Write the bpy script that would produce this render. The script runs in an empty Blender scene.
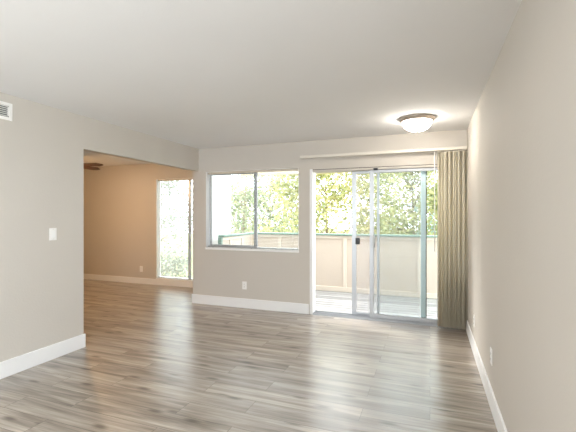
import bpy, bmesh, math, random
from mathutils import Vector, Matrix

R = math.radians
PI = math.pi
sc = bpy.context.scene
COL = sc.collection

# ------------------------------------------------------------------ camera
cam_data = bpy.data.cameras.new('camera')
cam_data.sensor_width = 36.0
cam_data.lens = 376.0 / 576.0 * 36.0
cam_data.shift_y = -0.5 / 576.0
cam_data.clip_start = 0.05
cam_data.clip_end = 300
cam = bpy.data.objects.new('camera', cam_data)
COL.objects.link(cam)
cam.location = (0, 0, 1.39)
cam.rotation_euler = (R(90), 0, R(20.69))
sc.camera = cam

# ------------------------------------------------------------------ sky, sun, exposure
world = bpy.data.worlds.new('sky')
sc.world = world
world.use_nodes = True
bg = world.node_tree.nodes['Background']
bg.inputs['Color'].default_value = (0.86, 0.94, 1.0, 1)
bg.inputs['Strength'].default_value = 4.6

sun_d = bpy.data.lights.new('sun', 'SUN')
sun_d.energy = 8.0
sun_d.angle = R(34)
sun_d.color = (1.0, 0.97, 0.92)
sun = bpy.data.objects.new('sun', sun_d)
COL.objects.link(sun)
# hazy sun beyond the trees, to the left, fairly low
sun.rotation_euler = Vector((0.82, -0.46, -0.60)).to_track_quat('-Z', 'Y').to_euler()

# fill light added behind the camera, set in an invented window opening
rear_d = bpy.data.lights.new('rear_fill_light', 'AREA')
rear_d.shape = 'RECTANGLE'
rear_d.size = 1.36
rear_d.size_y = 1.5
rear_d.energy = 60
rear_d.color = (0.88, 0.95, 1.0)
rear = bpy.data.objects.new('rear_fill_light', rear_d)
COL.objects.link(rear)
rear.location = (-2.68, -3.06, 1.45)
rear.rotation_euler = Vector((0, 1, 0.0)).to_track_quat('-Z', 'Y').to_euler()

side_d = rear_d.copy()  # second added fill light, in an invented opening of the right wall
side_d.name = 'side_fill_light'
side_d.size = 1.8
side_d.energy = 100
side = bpy.data.objects.new('side_fill_light', side_d)
COL.objects.link(side)
side.location = (0.48, -1.3, 1.5)
side.rotation_euler = Vector((-1, 0, 0)).to_track_quat('-Z', 'Y').to_euler()

vs = sc.view_settings
vs.view_transform = 'Standard'
vs.look = 'None'
vs.exposure = 0.57
vs.gamma = 1.0
vs.use_curve_mapping = False
sc.cycles.use_denoising = True
sc.cycles.max_bounces = 14
sc.cycles.diffuse_bounces = 8
sc.cycles.transparent_max_bounces = 24
sc.cycles.sample_clamp_indirect = 8.0
sc.cycles.caustics_reflective = False
sc.cycles.caustics_refractive = False

# ------------------------------------------------------------------ room measures (metres)
XL, XR, YB, H = -3.42, 0.42, 5.06, 2.44     # left wall, right wall, back wall, ceiling
XP = -3.53                                   # far face of the left wall / header
YE = 2.95                                    # where the left wall ends
YD = 6.12                                    # dining room far wall
YR = -3.0                                    # rear wall
XD = -7.6                                    # dining room left wall
TOP = 2.62

# ------------------------------------------------------------------ materials
def mat(name, col, rough=0.5, metal=0.0, spec=0.5, bump=0.0, bscale=200.0, var=0.0):
    m = bpy.data.materials.new(name)
    m.use_nodes = True
    nt = m.node_tree
    b = nt.nodes['Principled BSDF']
    b.inputs['Base Color'].default_value = (*col, 1)
    b.inputs['Roughness'].default_value = rough
    b.inputs['Metallic'].default_value = metal
    b.inputs['Specular IOR Level'].default_value = spec
    tc = nt.nodes.new('ShaderNodeTexCoord')
    if var > 0:
        n = nt.nodes.new('ShaderNodeTexNoise')
        n.inputs['Scale'].default_value = 1.3
        n.inputs['Detail'].default_value = 4
        nt.links.new(tc.outputs['Object'], n.inputs['Vector'])
        r = nt.nodes.new('ShaderNodeValToRGB')
        r.color_ramp.elements[0].position = 0.3
        r.color_ramp.elements[1].position = 0.7
        r.color_ramp.elements[0].color = (*[c * (1 - var) for c in col], 1)
        r.color_ramp.elements[1].color = (*[min(1, c * (1 + var)) for c in col], 1)
        nt.links.new(n.outputs['Fac'], r.inputs['Fac'])
        nt.links.new(r.outputs['Color'], b.inputs['Base Color'])
    if bump > 0:
        n = nt.nodes.new('ShaderNodeTexNoise')
        n.inputs['Scale'].default_value = bscale
        n.inputs['Detail'].default_value = 3
        nt.links.new(tc.outputs['Object'], n.inputs['Vector'])
        bp = nt.nodes.new('ShaderNodeBump')
        bp.inputs['Strength'].default_value = bump
        bp.inputs['Distance'].default_value = 0.004
        nt.links.new(n.outputs['Fac'], bp.inputs['Height'])
        nt.links.new(bp.outputs['Normal'], b.inputs['Normal'])
    return m

M = {}
M['wall'] = mat('greige_wall_paint', (0.58, 0.545, 0.497), 0.75, spec=0.25, bump=0.25, bscale=55, var=0.015)
M['ceiling'] = mat('ceiling_paint', (0.82, 0.825, 0.83), 0.9, spec=0.15, bump=0.2, bscale=70, var=0.012)
M['trim'] = mat('white_trim_paint', (0.84, 0.845, 0.85), 0.4, spec=0.4)
M['sill'] = mat('white_sill_paint', (0.88, 0.88, 0.87), 0.5, spec=0.3)
M['siding'] = mat('white_exterior_stucco', (0.87, 0.87, 0.86), 0.9, spec=0.1, bump=0.4, bscale=60)
M['soffit'] = mat('tan_soffit_paint', (0.62, 0.52, 0.40), 0.8, spec=0.2)
M['alu'] = mat('brushed_aluminium', (0.43, 0.44, 0.46), 0.38, metal=0.55)
M['alu_light'] = mat('pale_aluminium', (0.74, 0.75, 0.75), 0.4, metal=0.3)
M['alu_dark'] = mat('weathered_aluminium', (0.45, 0.46, 0.46), 0.45, metal=0.5)
M['plastic'] = mat('white_plastic', (0.86, 0.85, 0.83), 0.35)
M['slot'] = mat('dark_slot_and_shadow', (0.05, 0.045, 0.04), 0.6)
M['black'] = mat('black_plastic', (0.015, 0.015, 0.015), 0.4)
M['vane'] = mat('cream_vinyl_vane', (0.88, 0.84, 0.73), 0.55, spec=0.3)
_nt = M['vane'].node_tree
_tl = _nt.nodes.new('ShaderNodeBsdfTranslucent')
_tl.inputs['Color'].default_value = (0.84, 0.81, 0.72, 1)
_mx = _nt.nodes.new('ShaderNodeMixShader')
_mx.inputs['Fac'].default_value = 0.5
_nt.links.new(_nt.nodes['Principled BSDF'].outputs[0], _mx.inputs[1])
_nt.links.new(_tl.outputs[0], _mx.inputs[2])
_nt.links.new(_mx.outputs[0], _nt.nodes['Material Output'].inputs['Surface'])
M['rail'] = mat('cream_painted_rail', (0.68, 0.64, 0.57), 0.45)
M['slat'] = mat('white_blind_slat', (0.84, 0.84, 0.83), 0.5, spec=0.3)
M['tan_rail'] = mat('tan_head_rail', (0.60, 0.54, 0.46), 0.5, spec=0.3)
M['blade'] = mat('dark_walnut_blade', (0.055, 0.022, 0.012), 0.45, var=0.25)
M['bronze'] = mat('oiled_bronze', (0.06, 0.035, 0.025), 0.4, metal=0.7)
M['nickel'] = mat('brushed_nickel', (0.50, 0.43, 0.37), 0.38, metal=0.75)
M['cap'] = mat('teal_rail_paint', (0.20, 0.295, 0.245), 0.55, spec=0.3, var=0.05)
M['fence'] = mat('beige_panel_paint', (0.63, 0.54, 0.46), 0.8, spec=0.15, bump=0.3, bscale=30, var=0.04)
M['batten'] = mat('cream_batten_paint', (0.72, 0.64, 0.55), 0.75, spec=0.2)
M['vent_dark'] = mat('vent_shadow_grey', (0.20, 0.21, 0.20), 0.7)
M['bark'] = mat('tree_bark', (0.26, 0.20, 0.15), 0.9, bump=0.6, bscale=18, var=0.2)
M['ground'] = mat('dry_lawn', (0.20, 0.22, 0.10), 0.95, spec=0.1, var=0.2)

def emit_mat(name, col, strength):
    m = bpy.data.materials.new(name)
    m.use_nodes = True
    b = m.node_tree.nodes['Principled BSDF']
    b.inputs['Base Color'].default_value = (0.9, 0.88, 0.85, 1)
    b.inputs['Emission Color'].default_value = (*col, 1)
    b.inputs['Emission Strength'].default_value = strength
    return m
M['lamp_glass'] = emit_mat('lit_frosted_glass', (1.0, 0.93, 0.83), 34.0)
M['fan_fill_glass'] = emit_mat('warm_fill_glass', (1.0, 0.60, 0.28), 165.0)  # guessed lamp on the hidden fan hub, added to warm the dining area

def glass_mat(name, tint, refl):
    m = bpy.data.materials.new(name)
    m.use_nodes = True
    nt = m.node_tree
    for n in list(nt.nodes):
        nt.nodes.remove(n)
    out = nt.nodes.new('ShaderNodeOutputMaterial')
    tr = nt.nodes.new('ShaderNodeBsdfTransparent')
    tr.inputs['Color'].default_value = (*tint, 1)
    gl = nt.nodes.new('ShaderNodeBsdfGlossy')
    gl.inputs['Roughness'].default_value = 0.02
    mx = nt.nodes.new('ShaderNodeMixShader')
    fr = nt.nodes.new('ShaderNodeFresnel')
    fr.inputs['IOR'].default_value = 1.35
    ml = nt.nodes.new('ShaderNodeMath')
    ml.operation = 'MULTIPLY'
    ml.inputs[1].default_value = refl
    nt.links.new(fr.outputs['Fac'], ml.inputs[0])
    nt.links.new(ml.outputs[0], mx.inputs['Fac'])
    nt.links.new(tr.outputs[0], mx.inputs[1])
    nt.links.new(gl.outputs[0], mx.inputs[2])
    nt.links.new(mx.outputs[0], out.inputs['Surface'])
    return m
M['glass'] = glass_mat('clear_window_glass', (0.97, 0.985, 0.985), 0.7)
M['glass_edge'] = mat('aqua_glass_edge', (0.70, 0.79, 0.81), 0.4, metal=0.3)

def screen_mat():
    m = bpy.data.materials.new('grey_insect_screen')
    m.use_nodes = True
    nt = m.node_tree
    for n in list(nt.nodes):
        nt.nodes.remove(n)
    out = nt.nodes.new('ShaderNodeOutputMaterial')
    tr = nt.nodes.new('ShaderNodeBsdfTransparent')
    df = nt.nodes.new('ShaderNodeBsdfDiffuse')
    df.inputs['Color'].default_value = (0.55, 0.56, 0.58, 1)
    mx = nt.nodes.new('ShaderNodeMixShader')
    mx.inputs['Fac'].default_value = 0.22
    nt.links.new(tr.outputs[0], mx.inputs[1])
    nt.links.new(df.outputs[0], mx.inputs[2])
    nt.links.new(mx.outputs[0], out.inputs['Surface'])
    return m
M['screen'] = screen_mat()

def plank_mat():
    m = bpy.data.materials.new('grey_oak_vinyl_planks')
    m.use_nodes = True
    nt = m.node_tree
    L = nt.links.new
    b = nt.nodes['Principled BSDF']
    tc = nt.nodes.new('ShaderNodeTexCoord')
    br = nt.nodes.new('ShaderNodeTexBrick')
    br.offset = 0.37
    br.offset_frequency = 2
    br.squash = 1.0
    br.inputs['Color1'].default_value = (0, 0, 0, 1)
    br.inputs['Color2'].default_value = (1, 1, 1, 1)
    br.inputs['Mortar'].default_value = (0.5, 0.5, 0.5, 1)
    br.inputs['Scale'].default_value = 1.0
    br.inputs['Mortar Size'].default_value = 0.0016
    br.inputs['Mortar Smooth'].default_value = 0.0
    br.inputs['Bias'].default_value = 0.0
    br.inputs['Brick Width'].default_value = 1.22
    br.inputs['Row Height'].default_value = 0.182
    L(tc.outputs['Object'], br.inputs['Vector'])
    rnd = nt.nodes.new('ShaderNodeSeparateColor')
    L(br.outputs['Color'], rnd.inputs[0])
    # each plank reads its own piece of the grain
    off = nt.nodes.new('ShaderNodeVectorMath')
    off.operation = 'MULTIPLY_ADD'
    cmb = nt.nodes.new('ShaderNodeCombineXYZ')
    for k in ('X', 'Y', 'Z'):
        L(rnd.outputs[0], cmb.inputs[k])
    off.inputs[1].default_value = (37.0, 11.0, 53.0)
    L(cmb.outputs[0], off.inputs[0])
    L(tc.outputs['Object'], off.inputs[2])

    def noise(sx, sy, scale, detail, rough, dist=0.0):
        mp = nt.nodes.new('ShaderNodeMapping')
        mp.inputs['Scale'].default_value = (sx, sy, 1)
        L(off.outputs[0], mp.inputs['Vector'])
        n = nt.nodes.new('ShaderNodeTexNoise')
        n.inputs['Scale'].default_value = scale
        n.inputs['Detail'].default_value = detail
        n.inputs['Roughness'].default_value = rough
        n.inputs['Distortion'].default_value = dist
        L(mp.outputs[0], n.inputs['Vector'])
        return n
    broad = noise(0.55, 7.0, 1.6, 3, 0.55, 0.9)
    fine = noise(1.0, 26.0, 3.0, 5, 0.65, 0.4)
    r1 = nt.nodes.new('ShaderNodeValToRGB')
    e = r1.color_ramp.elements
    e[0].position, e[0].color = 0.28, (0.145, 0.114, 0.088, 1)
    e[1].position, e[1].color = 0.72, (0.50, 0.44, 0.378, 1)
    k = e.new(0.5)
    k.color = (0.325, 0.277, 0.23, 1)
    L(broad.outputs['Fac'], r1.inputs['Fac'])
    r2 = nt.nodes.new('ShaderNodeValToRGB')
    r2.color_ramp.elements[0].position, r2.color_ramp.elements[0].color = 0.3, (0.68, 0.675, 0.67, 1)
    r2.color_ramp.elements[1].position, r2.color_ramp.elements[1].color = 0.65, (1.12, 1.12, 1.12, 1)
    L(fine.outputs['Fac'], r2.inputs['Fac'])
    mul = nt.nodes.new('ShaderNodeMix')
    mul.data_type = 'RGBA'
    mul.blend_type = 'MULTIPLY'
    mul.inputs['Factor'].default_value = 1.0
    L(r1.outputs['Color'], mul.inputs['A'])
    L(r2.outputs['Color'], mul.inputs['B'])
    # plank to plank tone
    tone = nt.nodes.new('ShaderNodeMapRange')
    tone.inputs['To Min'].default_value = 0.86
    tone.inputs['To Max'].default_value = 1.12
    L(rnd.outputs[0], tone.inputs['Value'])
    mul2 = nt.nodes.new('ShaderNodeMix')
    mul2.data_type = 'RGBA'
    mul2.blend_type = 'MULTIPLY'
    mul2.inputs['Factor'].default_value = 1.0
    tcol = nt.nodes.new('ShaderNodeCombineColor')
    for i in range(3):
        L(tone.outputs[0], tcol.inputs[i])
    L(mul.outputs['Result'], mul2.inputs['A'])
    L(tcol.outputs[0], mul2.inputs['B'])
    # knots
    mpk = nt.nodes.new('ShaderNodeMapping')
    mpk.inputs['Scale'].default_value = (1.3, 4.0, 1)
    L(off.outputs[0], mpk.inputs['Vector'])
    vo = nt.nodes.new('ShaderNodeTexVoronoi')
    vo.voronoi_dimensions = '2D'
    vo.inputs['Scale'].default_value = 1.0
    vo.inputs['Randomness'].default_value = 1.0
    L(mpk.outputs[0], vo.inputs['Vector'])
    kr = nt.nodes.new('ShaderNodeValToRGB')
    kr.color_ramp.elements[0].position, kr.color_ramp.elements[0].color = 0.03, (0.30, 0.26, 0.24, 1)
    kr.color_ramp.elements[1].position, kr.color_ramp.elements[1].color = 0.11, (1, 1, 1, 1)
    L(vo.outputs['Distance'], kr.inputs['Fac'])
    mul3 = nt.nodes.new('ShaderNodeMix')
    mul3.data_type = 'RGBA'
    mul3.blend_type = 'MULTIPLY'
    mul3.inputs['Factor'].default_value = 0.8
    L(mul2.outputs['Result'], mul3.inputs['A'])
    L(kr.outputs['Color'], mul3.inputs['B'])
    # joints
    mj = nt.nodes.new('ShaderNodeMix')
    mj.data_type = 'RGBA'
    L(br.outputs['Fac'], mj.inputs['Factor'])
    L(mul3.outputs['Result'], mj.inputs['A'])
    mj.inputs['B'].default_value = (0.10, 0.078, 0.06, 1)
    L(mj.outputs['Result'], b.inputs['Base Color'])
    b.inputs['Specular IOR Level'].default_value = 0.5
    b.inputs['Coat Weight'].default_value = 0.7
    b.inputs['Coat Roughness'].default_value = 0.27
    rr = nt.nodes.new('ShaderNodeMapRange')
    rr.inputs['To Min'].default_value = 0.24
    rr.inputs['To Max'].default_value = 0.38
    L(fine.outputs['Fac'], rr.inputs['Value'])
    L(rr.outputs[0], b.inputs['Roughness'])
    bp = nt.nodes.new('ShaderNodeBump')
    bp.inputs['Strength'].default_value = 0.12
    bp.inputs['Distance'].default_value = 0.002
    L(fine.outputs['Fac'], bp.inputs['Height'])
    L(bp.outputs['Normal'], b.inputs['Normal'])
    return m
M['planks'] = plank_mat()

def deck_mat():
    m = mat('weathered_deck_boards', (0.60, 0.57, 0.54), 0.7, spec=0.2)
    nt = m.node_tree
    L = nt.links.new
    b = nt.nodes['Principled BSDF']
    tc = nt.nodes.new('ShaderNodeTexCoord')
    mp = nt.nodes.new('ShaderNodeMapping')
    mp.inputs['Scale'].default_value = (1.0, 20.0, 1)
    n = nt.nodes.new('ShaderNodeTexNoise')
    n.inputs['Scale'].default_value = 2.2
    n.inputs['Detail'].default_value = 5
    L(tc.outputs['Object'], mp.inputs['Vector'])
    L(mp.outputs[0], n.inputs['Vector'])
    r = nt.nodes.new('ShaderNodeValToRGB')
    r.color_ramp.elements[0].position, r.color_ramp.elements[0].color = 0.3, (0.22, 0.208, 0.195, 1)
    r.color_ramp.elements[1].position, r.color_ramp.elements[1].color = 0.7, (0.43, 0.417, 0.405, 1)
    L(n.outputs['Fac'], r.inputs['Fac'])
    g = nt.nodes.new('ShaderNodeNewGeometry')
    mr = nt.nodes.new('ShaderNodeMapRange')
    mr.inputs['To Min'].default_value = 0.72
    mr.inputs['To Max'].default_value = 1.15
    L(g.outputs['Random Per Island'], mr.inputs['Value'])
    ml = nt.nodes.new('ShaderNodeVectorMath')
    ml.operation = 'SCALE'
    L(r.outputs['Color'], ml.inputs[0])
    L(mr.outputs[0], ml.inputs['Scale'])
    L(ml.outputs[0], b.inputs['Base Color'])
    return m
M['deck'] = deck_mat()

def leaf_mat(name, cols):
    m = bpy.data.materials.new(name)
    m.use_nodes = True
    nt = m.node_tree
    L = nt.links.new
    b = nt.nodes['Principled BSDF']
    b.inputs['Roughness'].default_value = 0.5
    b.inputs['Specular IOR Level'].default_value = 0.4
    g = nt.nodes.new('ShaderNodeNewGeometry')
    r = nt.nodes.new('ShaderNodeValToRGB')
    els = r.color_ramp.elements
    els[0].position, els[0].color = 0.0, (*cols[0], 1)
    els[1].position, els[1].color = 1.0, (*cols[-1], 1)
    for i, c in enumerate(cols[1:-1]):
        q = els.new((i + 1) / (len(cols) - 1))
        q.color = (*c, 1)
    L(g.outputs['Random Per Island'], r.inputs['Fac'])
    L(r.outputs['Color'], b.inputs['Base Color'])
    tl = nt.nodes.new('ShaderNodeBsdfTranslucent')
    L(r.outputs['Color'], tl.inputs['Color'])
    mx = nt.nodes.new('ShaderNodeMixShader')
    mx.inputs['Fac'].default_value = 0.45
    out = nt.nodes['Material Output']
    L(b.outputs[0], mx.inputs[1])
    L(tl.outputs[0], mx.inputs[2])
    L(mx.outputs[0], out.inputs['Surface'])
    return m
M['leaf_gold'] = leaf_mat('yellow_green_leaves', [(0.14, 0.17, 0.06), (0.38, 0.39, 0.16), (0.53, 0.51, 0.24), (0.25, 0.29, 0.10), (0.56, 0.48, 0.24), (0.17, 0.21, 0.08)])
M['leaf_green'] = leaf_mat('mid_green_leaves', [(0.11, 0.14, 0.09), (0.32, 0.36, 0.23), (0.48, 0.50, 0.34), (0.20, 0.24, 0.15), (0.42, 0.38, 0.22)])
M['leaf_pale'] = leaf_mat('pale_grey_green_leaves', [(0.18, 0.19, 0.16), (0.36, 0.37, 0.31), (0.26, 0.28, 0.23), (0.45, 0.45, 0.39)])
M['leaf_blue'] = leaf_mat('blue_green_leaves', [(0.17, 0.25, 0.23), (0.36, 0.46, 0.43), (0.44, 0.54, 0.50), (0.24, 0.32, 0.29)])

# ------------------------------------------------------------------ mesh helpers
def box(bm, x0, x1, y0, y1, z0, z1, bev=0.0, seg=2, mtx=None, mi=0):
    r = bmesh.ops.create_cube(bm, size=1.0)
    vs_ = r['verts']
    for v in vs_:
        v.co = Vector(((x0 + x1) / 2 + v.co.x * (x1 - x0), (y0 + y1) / 2 + v.co.y * (y1 - y0), (z0 + z1) / 2 + v.co.z * (z1 - z0)))
    if mtx is not None:
        for v in vs_:
            v.co = mtx @ v.co
    fs = {f for v in vs_ for f in v.link_faces}
    for f in fs:
        f.material_index = mi
    if bev > 0:
        es = {e for v in vs_ for e in v.link_edges}
        bmesh.ops.bevel(bm, geom=list(es), offset=bev, segments=seg, affect='EDGES', profile=0.5)

def lathe(bm, prof, n=48, c=(0, 0, 0), axis='Z', cap=True, smooth=True):
    rings = []
    for r, z in prof:
        ring = []
        for i in range(n):
            a = 2 * PI * i / n
            p = Vector((r * math.cos(a), r * math.sin(a), z))
            if axis == 'X':
                p = Vector((p.z, p.x, p.y))
            elif axis == 'Y':
                p = Vector((p.x, p.z, p.y))
            ring.append(bm.verts.new(Vector(c) + p))
        rings.append(ring)
    fs = []
    for a, b_ in zip(rings, rings[1:]):
        for i in range(n):
            fs.append(bm.faces.new((a[i], a[(i + 1) % n], b_[(i + 1) % n], b_[i])))
    if cap:
        fs.append(bm.faces.new(rings[0][::-1]))
        fs.append(bm.faces.new(rings[-1]))
    for f in fs:
        f.smooth = smooth
    bmesh.ops.recalc_face_normals(bm, faces=fs)

def tube(bm, pts, rad, n=8, cap=True):
    pts = [Vector(p) for p in pts]
    rings = []
    for i, p in enumerate(pts):
        d = (pts[min(i + 1, len(pts) - 1)] - pts[max(i - 1, 0)]).normalized()
        a = d.orthogonal().normalized() if i == 0 else (rings_a - d * rings_a.dot(d)).normalized()
        rings_a = a
        b_ = d.cross(a)
        r = rad[i] if isinstance(rad, (list, tuple)) else rad
        rings.append([bm.verts.new(p + (a * math.cos(2 * PI * k / n) + b_ * math.sin(2 * PI * k / n)) * r) for k in range(n)])
    fs = []
    for a, b_ in zip(rings, rings[1:]):
        for k in range(n):
            fs.append(bm.faces.new((a[k], a[(k + 1) % n], b_[(k + 1) % n], b_[k])))
    if cap:
        fs.append(bm.faces.new(rings[0][::-1]))
        fs.append(bm.faces.new(rings[-1]))
    for f in fs:
        f.smooth = True
    bmesh.ops.recalc_face_normals(bm, faces=fs)

def obj(name, bm, m, parent=None, label=None):
    me = bpy.data.meshes.new(name)
    bm.to_mesh(me)
    bm.free()
    for mm in (m if isinstance(m, (list, tuple)) else [m]):
        me.materials.append(mm)
    o = bpy.data.objects.new(name, me)
    COL.objects.link(o)
    if parent is not None:
        o.parent = parent
        o.matrix_parent_inverse = Matrix.Translation(-Vector(parent.location))
    if label:
        o['label'] = label
    return o

def thing(name, label, cat, loc=(0, 0, 0), group=None, kind=None):
    o = bpy.data.objects.new(name, None)
    o.empty_display_size = 0.1
    COL.objects.link(o)
    o.location = loc
    o['label'] = label
    o['category'] = cat
    if group:
        o['group'] = group
    if kind:
        o['kind'] = kind
    return o

def struct(name, bm, m, label=None, cat=None, parent=None):
    o = obj(name, bm, m, parent)
    if parent is None:
        o['kind'] = 'structure'
    if label:
        o['label'] = label
    if cat:
        o['category'] = cat
    return o

def boxes(*bs, **kw):
    bm = bmesh.new()
    for b in bs:
        box(bm, *b, **kw)
    return bm

# ------------------------------------------------------------------ the room
struct('floor', boxes((XD - .1, XR + .12, YR - .12, YB + .14, -0.20, 0), (XD - .1, XP + .03, YB + .14, YD + .12, -0.20, 0)), M['planks'],
       'grey oak look plank floor running through both rooms', 'floor')
struct('ceiling', boxes((XD - .1, XR + .12, YR - .12, YB + .14, H, TOP), (XD - .1, XP + .03, YB + .14, YD + .12, H, TOP)), M['ceiling'],
       'smooth white painted ceiling', 'ceiling')
struct('wall_right', boxes((XR, XR + .12, -.38, YB, 0, H), (XR, XR + .12, YR, -2.22, 0, H), (XR, XR + .12, -2.22, -.38, 0, .73), (XR, XR + .12, -2.22, -.38, 2.27, H)), M['wall'], 'long greige wall on the right', 'wall')
struct('wall_left', boxes((XP, XL, YR, YE, 0, H)), M['wall'], 'greige wall on the left ending at the opening', 'wall')
struct('wall_header', boxes((XP, XL, YE, YB, 2.095, H)), M['wall'], 'greige header over the wide opening to the dining area', 'wall')
struct('wall_rear', boxes((XP, -3.38, YR - .12, YR, 0, H), (-1.98, XR + .12, YR - .12, YR, 0, H), (-3.38, -1.98, YR - .12, YR, 0, .68), (-3.38, -1.98, YR - .12, YR, 2.22, H)), M['wall'], 'greige wall behind the viewer', 'wall')

WX0, WX1, WZ0, WZ1 = -3.285, -1.748, 0.888, 2.07       # window_1
DX0, DX1, DZ1 = -1.575, 0.30, 2.035                    # door_1
Y2 = YB + .14
struct('wall_back', boxes((XP, WX0, YB, Y2, 0, H), (WX0, WX1, YB, Y2, 0, WZ0), (WX0, WX1, YB, Y2, WZ1, H),
                          (WX1, DX0, YB, Y2, 0, H), (DX0, DX1, YB, Y2, DZ1, H), (DX1, XR + .12, YB, Y2, 0, H)), M['wall'],
       'greige back wall with the window and the sliding door', 'wall')
VX0, VX1, VZ0, VZ1 = -5.134, -4.02, 0.135, 2.115       # window_2
Y3 = YD + .12
struct('wall_dining', boxes((XD, VX0, YD, Y3, 0, H), (VX0, VX1, YD, Y3, 0, VZ0), (VX0, VX1, YD, Y3, VZ1, H), (VX1, XP + .03, YD, Y3, 0, H)), M['wall'],
       'tan far wall of the dining area with the tall window', 'wall')
struct('wall_dining_left', boxes((XD - .1, XD, 1.7, Y3, 0, H)), M['wall'], 'left wall of the dining area', 'wall')
struct('wall_dining_front', boxes((XD, XP, 1.6, 1.7, 0, H)), M['wall'], 'near wall of the dining area', 'wall')
struct('wall_dining_right', boxes((XP - .07, XP + .03, Y2, YD, 0, H)), M['siding'], 'white exterior side wall of the dining area seen through the window', 'wall')

def baseboard(name, x0, x1, y0, y1, h=0.142):
    struct(name, boxes((x0, x1, y0, y1, 0, h), bev=0.003), M['trim'], cat='baseboard')
baseboard('baseboard_left', XL, XL + .014, YR, YE + .014)
baseboard('baseboard_right', XR - .014, XR, YR, YB)
baseboard('baseboard_back', XP - .012, DX0 - .02, YB - .014, YB)
baseboard('baseboard_dining', XD, XP, YD - .014, YD, 0.118)

# exterior shell: upper balcony slab and beam, deck, ground
struct('trim_beam', boxes((-3.6, 2.2, 6.82, 6.95, 2.19, 2.42), (2.06, 2.2, Y2, 6.82, 2.19, 2.42)), M['soffit'], 'tan beam spanning the balcony edge overhead', 'beam')
bm = bmesh.new()
y = Y2 + .005
while y < 6.98:
    box(bm, -3.42, 2.1, y, y + .124, -0.045, -0.012, bev=0.003, seg=1)
    y += .142
struct('deck', bm, M['deck'], 'weathered pale deck boards of the balcony', 'deck')
struct('deck_joist', boxes((-3.44, 2.2, Y2, 6.98, -0.30, -0.06)), M['soffit'], cat='deck frame')
struct('ground', boxes((-60, 60, 7.0, 120, -3.6, -3.3)), M['ground'], 'lawn far below the balcony', 'ground')
struct('wall_exterior', boxes((XR + .12, 5, YB, Y2, -0.3, TOP), (XP + .09, 5, YB, Y2, TOP, 5.2), (XD - .1, XP + .09, YD, Y3, TOP, 5.2)), M['siding'], 'white exterior wall of the storey above', 'wall')

# ------------------------------------------------------------------ window_1 (aluminium slider with a mini blind)
w1 = thing('window_1', 'aluminium slider window in the back wall', 'window', ((WX0 + WX1) / 2, YB + .07, WZ0), kind='structure')
def frame_bm(x0, x1, z0, z1, y0, y1, t, tb=None):
    bm = bmesh.new()
    tb = tb or t
    box(bm, x0, x0 + t, y0, y1, z0, z1, bev=.002, seg=1)
    box(bm, x1 - t, x1, y0, y1, z0, z1, bev=.002, seg=1)
    box(bm, x0 + t, x1 - t, y0, y1, z1 - t, z1, bev=.002, seg=1)
    box(bm, x0 + t, x1 - t, y0, y1, z0, z0 + tb, bev=.002, seg=1)
    return bm
obj('window_frame', frame_bm(WX0, WX1, WZ0, WZ1, YB + .080, YB + .138, .022), M['alu_light'], w1)
mx_ = -2.475
obj('window_sash', frame_bm(WX0 + .022, mx_ + .03, WZ0 + .022, WZ1 - .022, YB + .085, YB + .105, .026), M['alu'], w1)
obj('window_mullion', boxes((mx_ - .03, mx_ + .025, YB + .107, YB + .128, WZ0 + .022, WZ1 - .022), bev=.003), M['alu'], w1)
obj('window_pane', boxes((WX0 + .046, mx_ + .006, YB + .092, YB + .096, WZ0 + .046, WZ1 - .046)), M['glass'], w1)
obj('window_pane', boxes((mx_ + .02, WX1 - .02, YB + .114, YB + .118, WZ0 + .02, WZ1 - .02)), M['glass'], w1)
obj('window_sill', boxes((WX0 - .004, WX1 + .004, YB - .012, YB + .08, WZ0 - .028, WZ0 + .004), bev=.003), M['sill'], w1)
obj('window_reveal', boxes((WX0 - .001, WX0 + .004, YB - .001, YB + .08, WZ0 + .004, WZ1), (WX1 - .004, WX1 + .001, YB - .001, YB + .08, WZ0 + .004, WZ1),
                           (WX0, WX1, YB - .001, YB + .08, WZ1 - .004, WZ1 + .001)), M['sill'], w1)

# two unseen windows, invented to hold the fill lights behind the viewer
w3 = thing('fill_window_3', 'invented window around the fill light behind the viewer', 'window', (-2.68, YR - .03, .68), kind='structure')
obj('window_frame', frame_bm(-3.38, -1.98, .68, 2.22, YR - .05, YR - .005, .022), M['alu_light'], w3)
w4 = thing('fill_window_4', 'invented window around the side fill light behind the viewer', 'window', (XR + .03, -1.3, .73), kind='structure')
bm = frame_bm(-2.22, -.38, .73, 2.27, -XR - .05, -XR - .005, .022)
bmesh.ops.transform(bm, matrix=Matrix.Rotation(PI / 2, 4, 'Z'), verts=bm.verts)
obj('window_frame', bm, M['alu_light'], w4)

# window_2 in the dining area
w2 = thing('window_2', 'tall bright window in the dining area wall', 'window', ((VX0 + VX1) / 2, YD + .06, VZ0), kind='structure')
obj('window_frame', frame_bm(VX0, VX1, VZ0, VZ1, YD + .075, YD + .12, .016), M['sill'], w2)
obj('window_mullion', boxes((-4.435, -4.375, YD + .08, YD + .115, VZ0 + .016, VZ1 - .016), bev=.003), M['alu'], w2)
obj('window_pane', boxes((VX0 + .024, -4.43, YD + .094, YD + .098, VZ0 + .024, VZ1 - .024)), M['glass'], w2)
obj('window_pane', boxes((-4.38, VX1 - .024, YD + .100, YD + .104, VZ0 + .024, VZ1 - .024)), M['glass'], w2)
obj('window_sill', boxes((VX0 - .004, VX1 + .004, YD - .012, YD + .075, VZ0 - .024, VZ0 + .004), bev=.003), M['sill'], w2)
obj('window_reveal', boxes((VX0 - .001, VX0 + .004, YD - .001, YD + .075, VZ0 + .004, VZ1), (VX1 - .004, VX1 + .001, YD - .001, YD + .075, VZ0 + .004, VZ1),
                           (VX0, VX1, YD - .001, YD + .075, VZ1 - .004, VZ1 + .001)), M['sill'], w2)

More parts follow.
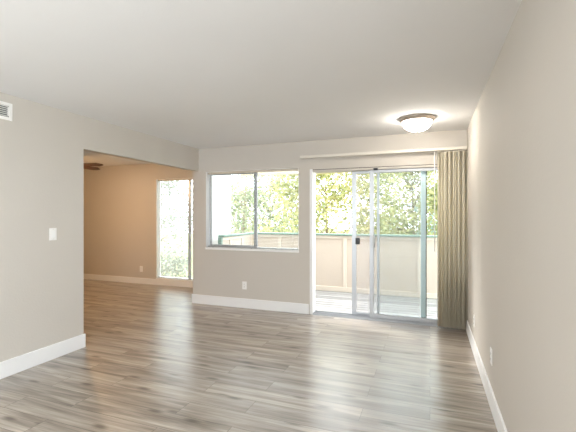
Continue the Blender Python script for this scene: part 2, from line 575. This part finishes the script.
# ------------------------------------------------------------------ door_1: patio door frame with its fixed pane
d1 = thing('door_1', 'aluminium patio door frame with a fixed glass half', 'door', ((DX0 + DX1) / 2, YB + .07, 0), kind='structure')
obj('door_casing', boxes((DX0 - .008, DX0 + .034, YB - .006, Y2, 0, DZ1 + .004), (DX1 - .034, DX1 + .006, YB - .006, Y2, 0, DZ1 + .004), bev=.002, seg=1), M['trim'], d1, 'white painted door casing')
obj('door_head', boxes((DX0 + .034, DX1 - .034, YB + .003, Y2, DZ1 - .036, DZ1 - .007), bev=.002, seg=1), M['wall'], d1, 'greige painted door head')
obj('head_shadow_line', boxes((DX0 + .034, DX1 - .034, YB + .006, Y2 - .02, DZ1 - .007, DZ1 + .001)), M['slot'], d1)  # dark strip standing in for the shadow line under the wall edge
obj('door_track', boxes((DX0 + .034, DX1 - .034, YB - .006, Y2, 0.0, .012), (DX0 + .034, DX1 - .034, YB + .002, YB + .008, .012, .026),
                        (DX0 + .034, DX1 - .034, YB + .058, YB + .064, .012, .026), (DX0 + .034, DX1 - .034, YB + .122, YB + .128, .012, .026)), M['alu'], d1)
obj('fixed_frame', frame_bm(-.665, DX1 - .034, .027, DZ1 - .036, YB + .066, YB + .092, .032, .05), M['alu'], d1)
obj('fixed_pane', boxes((-.64, DX1 - .06, YB + .077, YB + .081, .07, DZ1 - .062)), M['glass'], d1)
obj('head_bumper', boxes((-.70, -.645, YB - .014, YB + .010, DZ1 - .046, DZ1 - .018), bev=.004), M['black'], d1, 'small black bumper on the door head')

# the sliding glass panel, slid open over the fixed half
sg = thing('sliding_glass_door', 'aluminium framed glass sliding panel with pull handle, pushed open to the right', 'door', (-.25, YB + .035, .027))
sg['label'] = 'aluminium framed glass sliding panel with grey pull handle, pushed open over the right half'
obj('door_stile', boxes((-.755, -.700, YB + .022, YB + .052, .027, DZ1 - .040), bev=.003), M['alu'], sg)
obj('door_stile', boxes((.185, .235, YB + .022, YB + .052, .027, DZ1 - .040), bev=.003), M['alu'], sg)
obj('door_rail', boxes((-.700, .185, YB + .022, YB + .052, DZ1 - .078, DZ1 - .040), bev=.003), M['alu'], sg)
obj('door_rail', boxes((-.700, .185, YB + .022, YB + .052, .027, .082), bev=.003), M['alu'], sg)
obj('glass_pane', boxes((-.71, .195, YB + .035, YB + .039, .07, DZ1 - .068)), M['glass'], sg)
bm = bmesh.new()
box(bm, -.722, -.692, YB + .012, YB + .0215, .955, 1.135, bev=.004)
hp = [(-.690, YB + .014, .972), (-.686, YB - .018, .985), (-.686, YB - .022, 1.045), (-.686, YB - .018, 1.105), (-.690, YB + .014, 1.118)]
tube(bm, hp, .009, 10)
obj('door_handle', bm, M['alu_dark'], sg, 'grey pull handle')

# the sliding insect screen, outside the glass
ss = thing('sliding_screen_door', 'grey insect screen panel with black latch, drawn half across the opening', 'screen door', (-.53, YB + .115, .027))
ss['label'] = 'silver framed insect screen panel with black latch, standing left of the glass panel'
SX0, SX1 = -1.008, -.050
sy0, sy1 = YB + .102, YB + .120
obj('screen_stile', boxes((SX0, SX0 + .060, sy0, sy1, .027, DZ1 - .040), bev=.003), M['alu'], ss)
obj('screen_stile', boxes((SX1 - .062, SX1, sy0, sy1, .027, DZ1 - .040), bev=.003), [M['glass_edge']], ss, 'aqua tinted stile with dark edge')
obj('screen_rail', boxes((SX0 + .060, SX1 - .062, sy0, sy1, DZ1 - .075, DZ1 - .040), bev=.003), M['alu'], ss)
obj('screen_rail', boxes((SX0 + .060, SX1 - .062, sy0, sy1, .027, .062), bev=.003), M['alu'], ss)
obj('screen_mesh', boxes((SX0 + .055, SX1 - .057, sy0 + .008, sy0 + .010, .057, DZ1 - .070)), M['screen'], ss)
obj('edge_seal', boxes((SX1 - .001, SX1 + .010, sy0 + .002, sy1 + .004, .03, DZ1 - .044)), M['slot'], ss, 'dark rubber edge seal')
bm = bmesh.new()
box(bm, SX0 + .052, SX0 + .112, sy0 - .022, sy0 - .0005, .995, 1.085, bev=.008, seg=3)
box(bm, SX0 + .066, SX0 + .098, sy0 - .036, sy0 - .021, 1.02, 1.06, bev=.004)
obj('latch', bm, M['black'], ss, 'black plastic latch')

# ------------------------------------------------------------------ blinds
def mini_blind(name, label, x0, x1, z0, z1, yc):
    t = thing(name, label, 'window blind', ((x0 + x1) / 2, yc, z1), group=None)
    bm = bmesh.new()
    box(bm, x0, x1, yc - .014, yc + .014, z1 - .030, z1, bev=.002)
    obj('head_rail', bm, M['tan_rail'], t)
    bm = bmesh.new()
    z = z0 + .035
    w = .0125
    while z < z1 - .04:
        rows = []
        for k in range(5):
            u = -1 + k * .5
            yy = yc + u * w
            zz = z + .0016 * (1 - u * u) - u * .0006
            rows.append((bm.verts.new((x0 + .004, yy, zz)), bm.verts.new((x1 - .004, yy, zz))))
        for a, b_ in zip(rows, rows[1:]):
            f = bm.faces.new((a[0], a[1], b_[1], b_[0]))
            f.smooth = True
        z += .0215
    so = obj('slats', bm, M['slat'], t)
    bm = bmesh.new()
    box(bm, x0 + .002, x1 - .002, yc - .012, yc + .012, z0 + .004, z0 + .020, bev=.003)
    obj('bottom_rail', bm, M['alu_dark'], t)
    n = 3 if x1 - x0 > 1.3 else 2
    for k in range(n):
        xx = x0 + .09 + (x1 - x0 - .18) * k / (n - 1)
        for yy in (yc - .0135, yc + .0135):
            bm = bmesh.new()
            tube(bm, [(xx, yy, z0 + .012), (xx, yy, z1 - .01)], .0011, 5)
            obj('ladder_cord', bm, M['slat'], t)
        bm = bmesh.new()
        lathe(bm, [(.001, -.004), (.009, -.003), (.009, .002), (.004, .004)], 12, (xx, yc, z0 + .003))
        obj('cord_button', bm, M['vent_dark'], t)
    bm = bmesh.new()
    tube(bm, [(x0 + .065, yc - .022, z1 - .02), (x0 + .066, yc - .023, z1 - .35), (x0 + .065, yc - .022, z0 + .12)], .0035, 8)
    obj('tilt_wand', bm, M['plastic'], t)
    return t
mini_blind('mini_blind', 'white mini blind with open slats in the back wall window', WX0 + .012, WX1 - .012, WZ0 + .006, WZ1 - .006, YB + .040)
mini_blind('mini_blind', 'white mini blind with open slats in the tall dining area window', VX0 + .012, VX1 - .012, VZ0 + .006, VZ1 - .006, YD + .038)

vb = thing('vertical_blind', 'cream vertical blind drawn to the right end of its long rail above the sliding door', 'window blind', (-.63, 4.97, 2.2))
bm = bmesh.new()
box(bm, -1.690, XR - .006, 4.945, 4.990, 2.183, 2.220, bev=.004)
obj('head_rail', bm, M['rail'], vb)
for xx in (-1.55, -.6, .30):
    obj('bracket', boxes((xx - .015, xx + .015, 4.95, YB, 2.2205, 2.224), (xx - .015, xx + .015, YB - .003, YB, 2.19, 2.2205)), M['alu'], vb)
nv = 13
vrng = random.Random(5)
for i in range(nv):
    cx_ = .092 + i * .0250
    ang = R((42, 60)[i % 2] + vrng.uniform(-5, 5)) if i else R(82)
    bm = bmesh.new()
    cols = []
    for k in range(7):
        u = -1 + 2 * k / 6
        a = Vector((math.cos(ang), -math.sin(ang), 0))
        nrm = Vector((math.sin(ang), math.cos(ang), 0))
        p = Vector((cx_, 4.952, 0)) + a * (u * .0445) + nrm * (.011 * (1 - u * u))
        cols.append(p)
    zt, zb = 2.165, .030
    fr, bk = [], []
    th = Vector((math.sin(ang), math.cos(ang), 0)) * .0009
    for p in cols:
        fr.append((bm.verts.new((p.x, p.y, zb)), bm.verts.new((p.x, p.y, zt))))
        q = p + th
        bk.append((bm.verts.new((q.x, q.y, zb)), bm.verts.new((q.x, q.y, zt))))
    fs = []
    for A in (fr, bk):
        for a, b_ in zip(A, A[1:]):
            f = bm.faces.new((a[0], b_[0], b_[1], a[1]))
            f.smooth = True
            fs.append(f)
    for k in range(6):
        bm.faces.new((fr[k][0], bk[k][0], bk[k + 1][0], fr[k + 1][0]))
        bm.faces.new((fr[k][1], fr[k + 1][1], bk[k + 1][1], bk[k][1]))
    bm.faces.new((fr[0][0], fr[0][1], bk[0][1], bk[0][0]))
    bm.faces.new((fr[6][0], bk[6][0], bk[6][1], fr[6][1]))
    bmesh.ops.recalc_face_normals(bm, faces=bm.faces)
    box(bm, cx_ - .004, cx_ + .004, 4.950, 4.958, 2.160, 2.180)
    obj('vane', bm, M['vane'], vb)
bm = bmesh.new()
tube(bm, [(.052, 4.935, 2.172), (.054, 4.932, 1.6), (.053, 4.934, .95)], .005, 8)
obj('control_wand', bm, M['plastic'], vb)

# ------------------------------------------------------------------ ceiling lamp (lit)
LX, LY = -.132, 4.29
cl = thing('ceiling_light', 'lit flush ceiling lamp with bronze ring and frosted glass bowl near the sliding door', 'ceiling lamp', (LX, LY, H))
bm = bmesh.new()
lathe(bm, [(.150, 0), (.186, -.001), (.190, -.010), (.182, -.022), (.176, -.026), (.174, -.036), (.166, -.042), (.152, -.042), (.150, -.03)], 64, (LX, LY, H))
obj('ring_base', bm, M['nickel'], cl, 'brushed bronze ring')
bm = bmesh.new()
lathe(bm, [(.151, -.034), (.149, -.055), (.140, -.080), (.120, -.105), (.090, -.124), (.055, -.136), (.020, -.141), (.004, -.1415)], 64, (LX, LY, H))
obj('glass_shade', bm, M['lamp_glass'], cl, 'glowing white frosted glass bowl')
bm = bmesh.new()
lathe(bm, [(.003, -.140), (.011, -.141), (.012, -.147), (.006, -.151), (.008, -.157), (.005, -.163), (.001, -.165)], 20, (LX, LY, H))
obj('finial', bm, M['nickel'], cl)

# ------------------------------------------------------------------ ceiling fan in the dining area
FX, FY = -5.56, 4.48
cf = thing('ceiling_fan', 'dark brown ceiling fan in the dining area, two blade tips showing past the wall edge', 'ceiling fan', (FX, FY, H))
bm = bmesh.new()
lathe(bm, [(.07, 0), (.075, -.02), (.05, -.05), (.022, -.06), (.020, -.12), (.09, -.135), (.115, -.16), (.118, -.22), (.10, -.26), (.06, -.275)], 40, (FX, FY, H))
obj('motor_housing', bm, M['bronze'], cf)
for k in range(5):
    a = R(15 + 72 * k)
    mt = Matrix.Translation((FX, FY, H - .225)) @ Matrix.Rotation(a, 4, 'Z') @ Matrix.Rotation(R(-17), 4, 'X')
    prof = [(.19, -.048), (.40, -.060), (.54, -.064), (.630, -.008), (.615, .026), (.53, .060), (.40, .057), (.19, .048)]
    bm = bmesh.new()
    lo = [bm.verts.new(mt @ Vector((x, y_, -.003))) for x, y_ in prof]
    hi = [bm.verts.new(mt @ Vector((x, y_, .003))) for x, y_ in prof]
    bm.faces.new(lo[::-1])
    bm.faces.new(hi)
    for i in range(len(prof)):
        j = (i + 1) % len(prof)
        bm.faces.new((lo[i], lo[j], hi[j], hi[i]))
    bl = obj('blade', bm, M['blade'], cf)
    bm = bmesh.new()
    box(bm, .085, .24, -.018, .018, -.010, -.0035, bev=.002, mtx=mt)
    obj('blade_iron', bm, M['bronze'], bl)
bm = bmesh.new()
lathe(bm, [(.058, -.272), (.10, -.285), (.11, -.31), (.10, -.345), (.06, -.375), (.004, -.385)], 32, (FX, FY, H))
obj('glass_shade', bm, M['fan_fill_glass'], cf)  # unseen bowl that carries the added warm lamp
bm = bmesh.new()
lathe(bm, [(.05, -.268), (.135, -.276), (.150, -.290), (.146, -.292), (.06, -.280)], 36, (FX, FY, H))
obj('glow_shield', bm, M['bronze'], cf)  # unseen disc added to keep the lamp's glow off the ceiling

# ------------------------------------------------------------------ plates on the walls
def place(o_m, verts_fn):
    pass

def plate(name, label, cat, origin, facing, kind='outlet', w=.072, h=.117, group=None):
    # local x across, z up, -y out of the wall
    ang = {'-Y': 0, '-X': -PI / 2, '+X': PI / 2}[facing]
    mt = Matrix.Translation(origin) @ Matrix.Rotation(ang, 4, 'Z')
    t = thing(name, label, cat, origin, group)
    bm = bmesh.new()
    box(bm, -w / 2, w / 2, -.006, 0, -h / 2, h / 2, bev=.0025, mtx=mt)
    obj('cover_plate', bm, M['plastic'], t)
    if kind == 'outlet':
        for zc in (-.0195, .0195):
            bm = bmesh.new()
            box(bm, -.017, .017, -.0085, -.005, zc - .014, zc + .014, bev=.002, mtx=mt)
            rc = obj('receptacle', bm, M['plastic'], t)
            bm = bmesh.new()
            box(bm, -.0075, -.0050, -.0090, -.0080, zc - .002, zc + .008, mtx=mt)
            box(bm, .0050, .0075, -.0090, -.0080, zc - .002, zc + .008, mtx=mt)
            box(bm, -.0025, .0025, -.0090, -.0080, zc - .010, zc - .005, mtx=mt)
            obj('slot', bm, M['slot'], rc)
    elif kind == 'switch':
        bm = bmesh.new()
        box(bm, -.0165, .0165, -.0095, -.005, -.033, .033, bev=.002, mtx=mt)
        obj('rocker', bm, M['sill'], t)
    for zc in ((0,) if kind == 'outlet' else (-.048, .048)):
        bm = bmesh.new()
        box(bm, -.0025, .0025, -.0072, -.005, zc - .0025, zc + .0025, bev=.001, seg=1, mtx=mt)
        obj('screw', bm, M['alu'], t)
    return t
plate('wall_outlet', 'white outlet low on the greige back wall beneath the window', 'outlet', (-2.61, YB, .338), '-Y')
plate('wall_outlet', 'white outlet low on the tan dining area wall left of the tall window', 'outlet', (-5.511, YD, .30), '-Y')
plate('wall_outlet', 'white outlet low on the right wall, farther one close to the vertical blind', 'outlet', (XR, 4.214, .325), '-X')
plate('wall_outlet', 'white outlet low on the right wall, nearer of the two there', 'outlet', (XR, 3.083, .365), '-X')
plate('light_switch', 'white light switch plate on the left wall before the opening', 'light switch', (XL, 2.603, 1.209), '+X', 'switch', .074, .118)

# return air vent high on the left wall
VY0, VY1, VB, VT = 1.80, 2.222, 2.214, 2.364
av = thing('air_vent', 'white air vent with grey louvres high on the left wall under the ceiling', 'air vent', (XL, (VY0 + VY1) / 2, VB))
bm = bmesh.new()
t_ = .026
box(bm, XL, XL + .010, VY0, VY0 + t_, VB, VT, bev=.002)
box(bm, XL, XL + .010, VY1 - t_, VY1, VB, VT, bev=.002)
box(bm, XL, XL + .010, VY0 + t_, VY1 - t_, VB, VB + t_, bev=.002)
box(bm, XL, XL + .010, VY0 + t_, VY1 - t_, VT - t_, VT, bev=.002)
obj('vent_frame', bm, M['plastic'], av)
obj('vent_backing', boxes((XL, XL + .002, VY0 + t_, VY1 - t_, VB + t_, VT - t_)), M['vent_dark'], av)
bm = bmesh.new()
z = VB + t_ + .009
while z < VT - t_ - .004:
    mt = Matrix.Translation((XL + .0075, (VY0 + VY1) / 2, z)) @ Matrix.Rotation(R(38), 4, 'Y')
    box(bm, -.0065, .0065, -(VY1 - VY0) / 2 + t_ + .014, (VY1 - VY0) / 2 - t_ - .014, -.0009, .0009, mtx=mt)
    z += .0165
obj('louvres', bm, M['plastic'], av)
obj('damper_slide', boxes((XL + .003, XL + .012, VY1 - t_ - .012, VY1 - t_ - .004, VB + t_ + .01, VT - t_ - .01), bev=.001), M['plastic'], av)

# ------------------------------------------------------------------ balcony parapets
def parapet(label, a, b_, battens, ta=True, post=False):
    """solid panel wall from a to b along X or Y, inner face on the line"""
    ax = Vector((a[0], a[1], 0))
    d = Vector((b_[0] - a[0], b_[1] - a[1], 0))
    ln = d.length
    ang = math.atan2(d.y, d.x)
    mt = Matrix.Translation(ax) @ Matrix.Rotation(ang, 4, 'Z')   # local x along, -y inward
    t = thing('balcony_railing', label, 'railing', (ax.x, ax.y, -.012), group=None)
    def p(name, m, bxs, bev=.003):
        bm = bmesh.new()
        for q in bxs:
            box(bm, *q, bev=bev, seg=1, mtx=mt)
        return obj(name, bm, m, t)
    p('panel', M['fence'], [(0, ln, .012, .030, -.012, 1.02)], 0)
    p('bottom_trim', M['batten'], [(0, ln, -.010, .012, -.011, .075)])
    p('top_trim', M['batten'], [(0, ln, -.010, .012, .965, 1.02)])
    p('cap_rail', M['cap'], [(0, ln, -.045, .075, 1.021, 1.054)], .006)
    for s, w in battens:
        p('batten', M['batten'], [(s - w / 2, s + w / 2, -.010, .012, .0755, .9645)])
    if post:
        p('end_post', M['cap'], [(-.045, .0, -.02, .05, -.012, 1.02)])
    return t
parapet('beige panelled balcony railing with teal cap across the far side', (-3.39, 6.80), (2.09, 6.80),
        [(.65, .06), (1.935, .06), (3.225, .075), (4.5, .06)])
parapet('short beige balcony railing with teal cap along the left side by the white wall', (-3.31, 5.58), (-3.31, 6.73), [(.30, .06), (.75, .06)], post=True)
parapet('beige balcony railing with teal cap along the right side', (2.0, 6.73), (2.0, 5.25), [(.75, .06)])

# ------------------------------------------------------------------ trees beyond the balcony
def tree(name, label, x, y, zc, rx, rz, ncl, per, size, leaf, seed, spread=.34, dep=.4):
    rng = random.Random(seed)
    t = thing(name, label, 'tree', (x, y, -3.3), group=None)
    tr = bmesh.new()
    top = Vector((x + rng.uniform(-.2, .2), y, zc + rz * .45))
    pts = [Vector((x, y, -3.32)), Vector((x + .1, y, -1.5)), Vector((x - .05, y + .05, zc - rz * .4)), top]
    tube(tr, pts, [.15, .11, .05, .012], 10)
    obj('trunk', tr, M['bark'], t)
    cent = []
    br = bmesh.new()
    for i in range(ncl):
        while True:
            v = Vector((rng.uniform(-1, 1), rng.uniform(-1, 1), rng.uniform(-1, 1)))
            if .15 < v.length < 1:
                break
        v = v * (v.length ** -.35)
        c = Vector((x + v.x * rx, y + v.y * rx * dep, zc + v.z * rz))
        cent.append(c)
        if i % 2 == 0:
            k = max(0.05, min(.95, (c.z - pts[1].z) / (top.z - pts[1].z) - .18))
            s = pts[1].lerp(top, k)
            mid = s.lerp(c, .55) + Vector((rng.uniform(-.15, .15), rng.uniform(-.15, .15), .12))
            tube(br, [s, mid, c], [.018, .011, .004], 5)
    obj('branches', br, M['bark'], t)
    verts, faces = [], []
    for c in cent:
        sp = spread * rng.uniform(.6, 1.35)
        for j in range(int(per * rng.uniform(.6, 1.4))):
            p = c + Vector((rng.gauss(0, sp), rng.gauss(0, sp), rng.gauss(0, sp * .62)))
            l = size * rng.uniform(.6, 1.3)
            w = l * rng.uniform(.28, .42)
            u = Vector((rng.gauss(0, 1), rng.gauss(0, 1), rng.gauss(-.3, .7))).normalized()
            s = u.cross(Vector((rng.gauss(0, 1), rng.gauss(0, 1), rng.gauss(0, 1)))).normalized()
            n = u.cross(s)
            b0 = len(verts)
            verts += [p - u * l * .5, p + s * w * .9 - n * .12 * w, p + u * l * .5 - n * .25 * w, p - s * w * .9 - n * .12 * w]
            faces += [(b0, b0 + 1, b0 + 2), (b0, b0 + 2, b0 + 3)]
    me = bpy.data.meshes.new('crown')
    me.from_pydata(verts, [], faces)
    me.materials.append(M[leaf])
    o = bpy.data.objects.new('crown', me)
    COL.objects.link(o)
    o.parent = t
    o.matrix_parent_inverse = Matrix.Translation(-Vector(t.location))
    return t
tree('broadleaf_tree', 'yellow green tree beyond the railing, behind the open left part of the sliding door', -2.55, 9.9, 1.15, 1.7, 2.2, 80, 105, .115, 'leaf_gold', 3, .32, .3)
tree('broadleaf_tree', 'leafy golden green tree beyond the railing, behind the glass sliding panel', -.45, 13.1, 1.35, 2.0, 2.5, 90, 120, .135, 'leaf_gold', 8, .38, .3)
tree('broadleaf_tree', 'mid green tree with yellow tips beyond the railing, in the right part of the window', -6.9, 16.0, 1.35, 2.3, 3.2, 95, 120, .155, 'leaf_green', 11, .42, .3)
tree('broadleaf_tree', 'small green tree beyond the balcony corner, in the left part of the window', -4.25, 8.2, 1.05, .36, 1.2, 22, 70, .085, 'leaf_green', 17, .2)
tree('broadleaf_tree', 'blue green tree low behind the right end of the glass door', .85, 17.6, .9, 1.6, 1.9, 50, 150, .15, 'leaf_blue', 23)
tree('broadleaf_tree', 'pale thin leaved tree outside the tall dining area window', -8.2, 9.9, .7, 1.4, 2.2, 60, 100, .10, 'leaf_pale', 29)
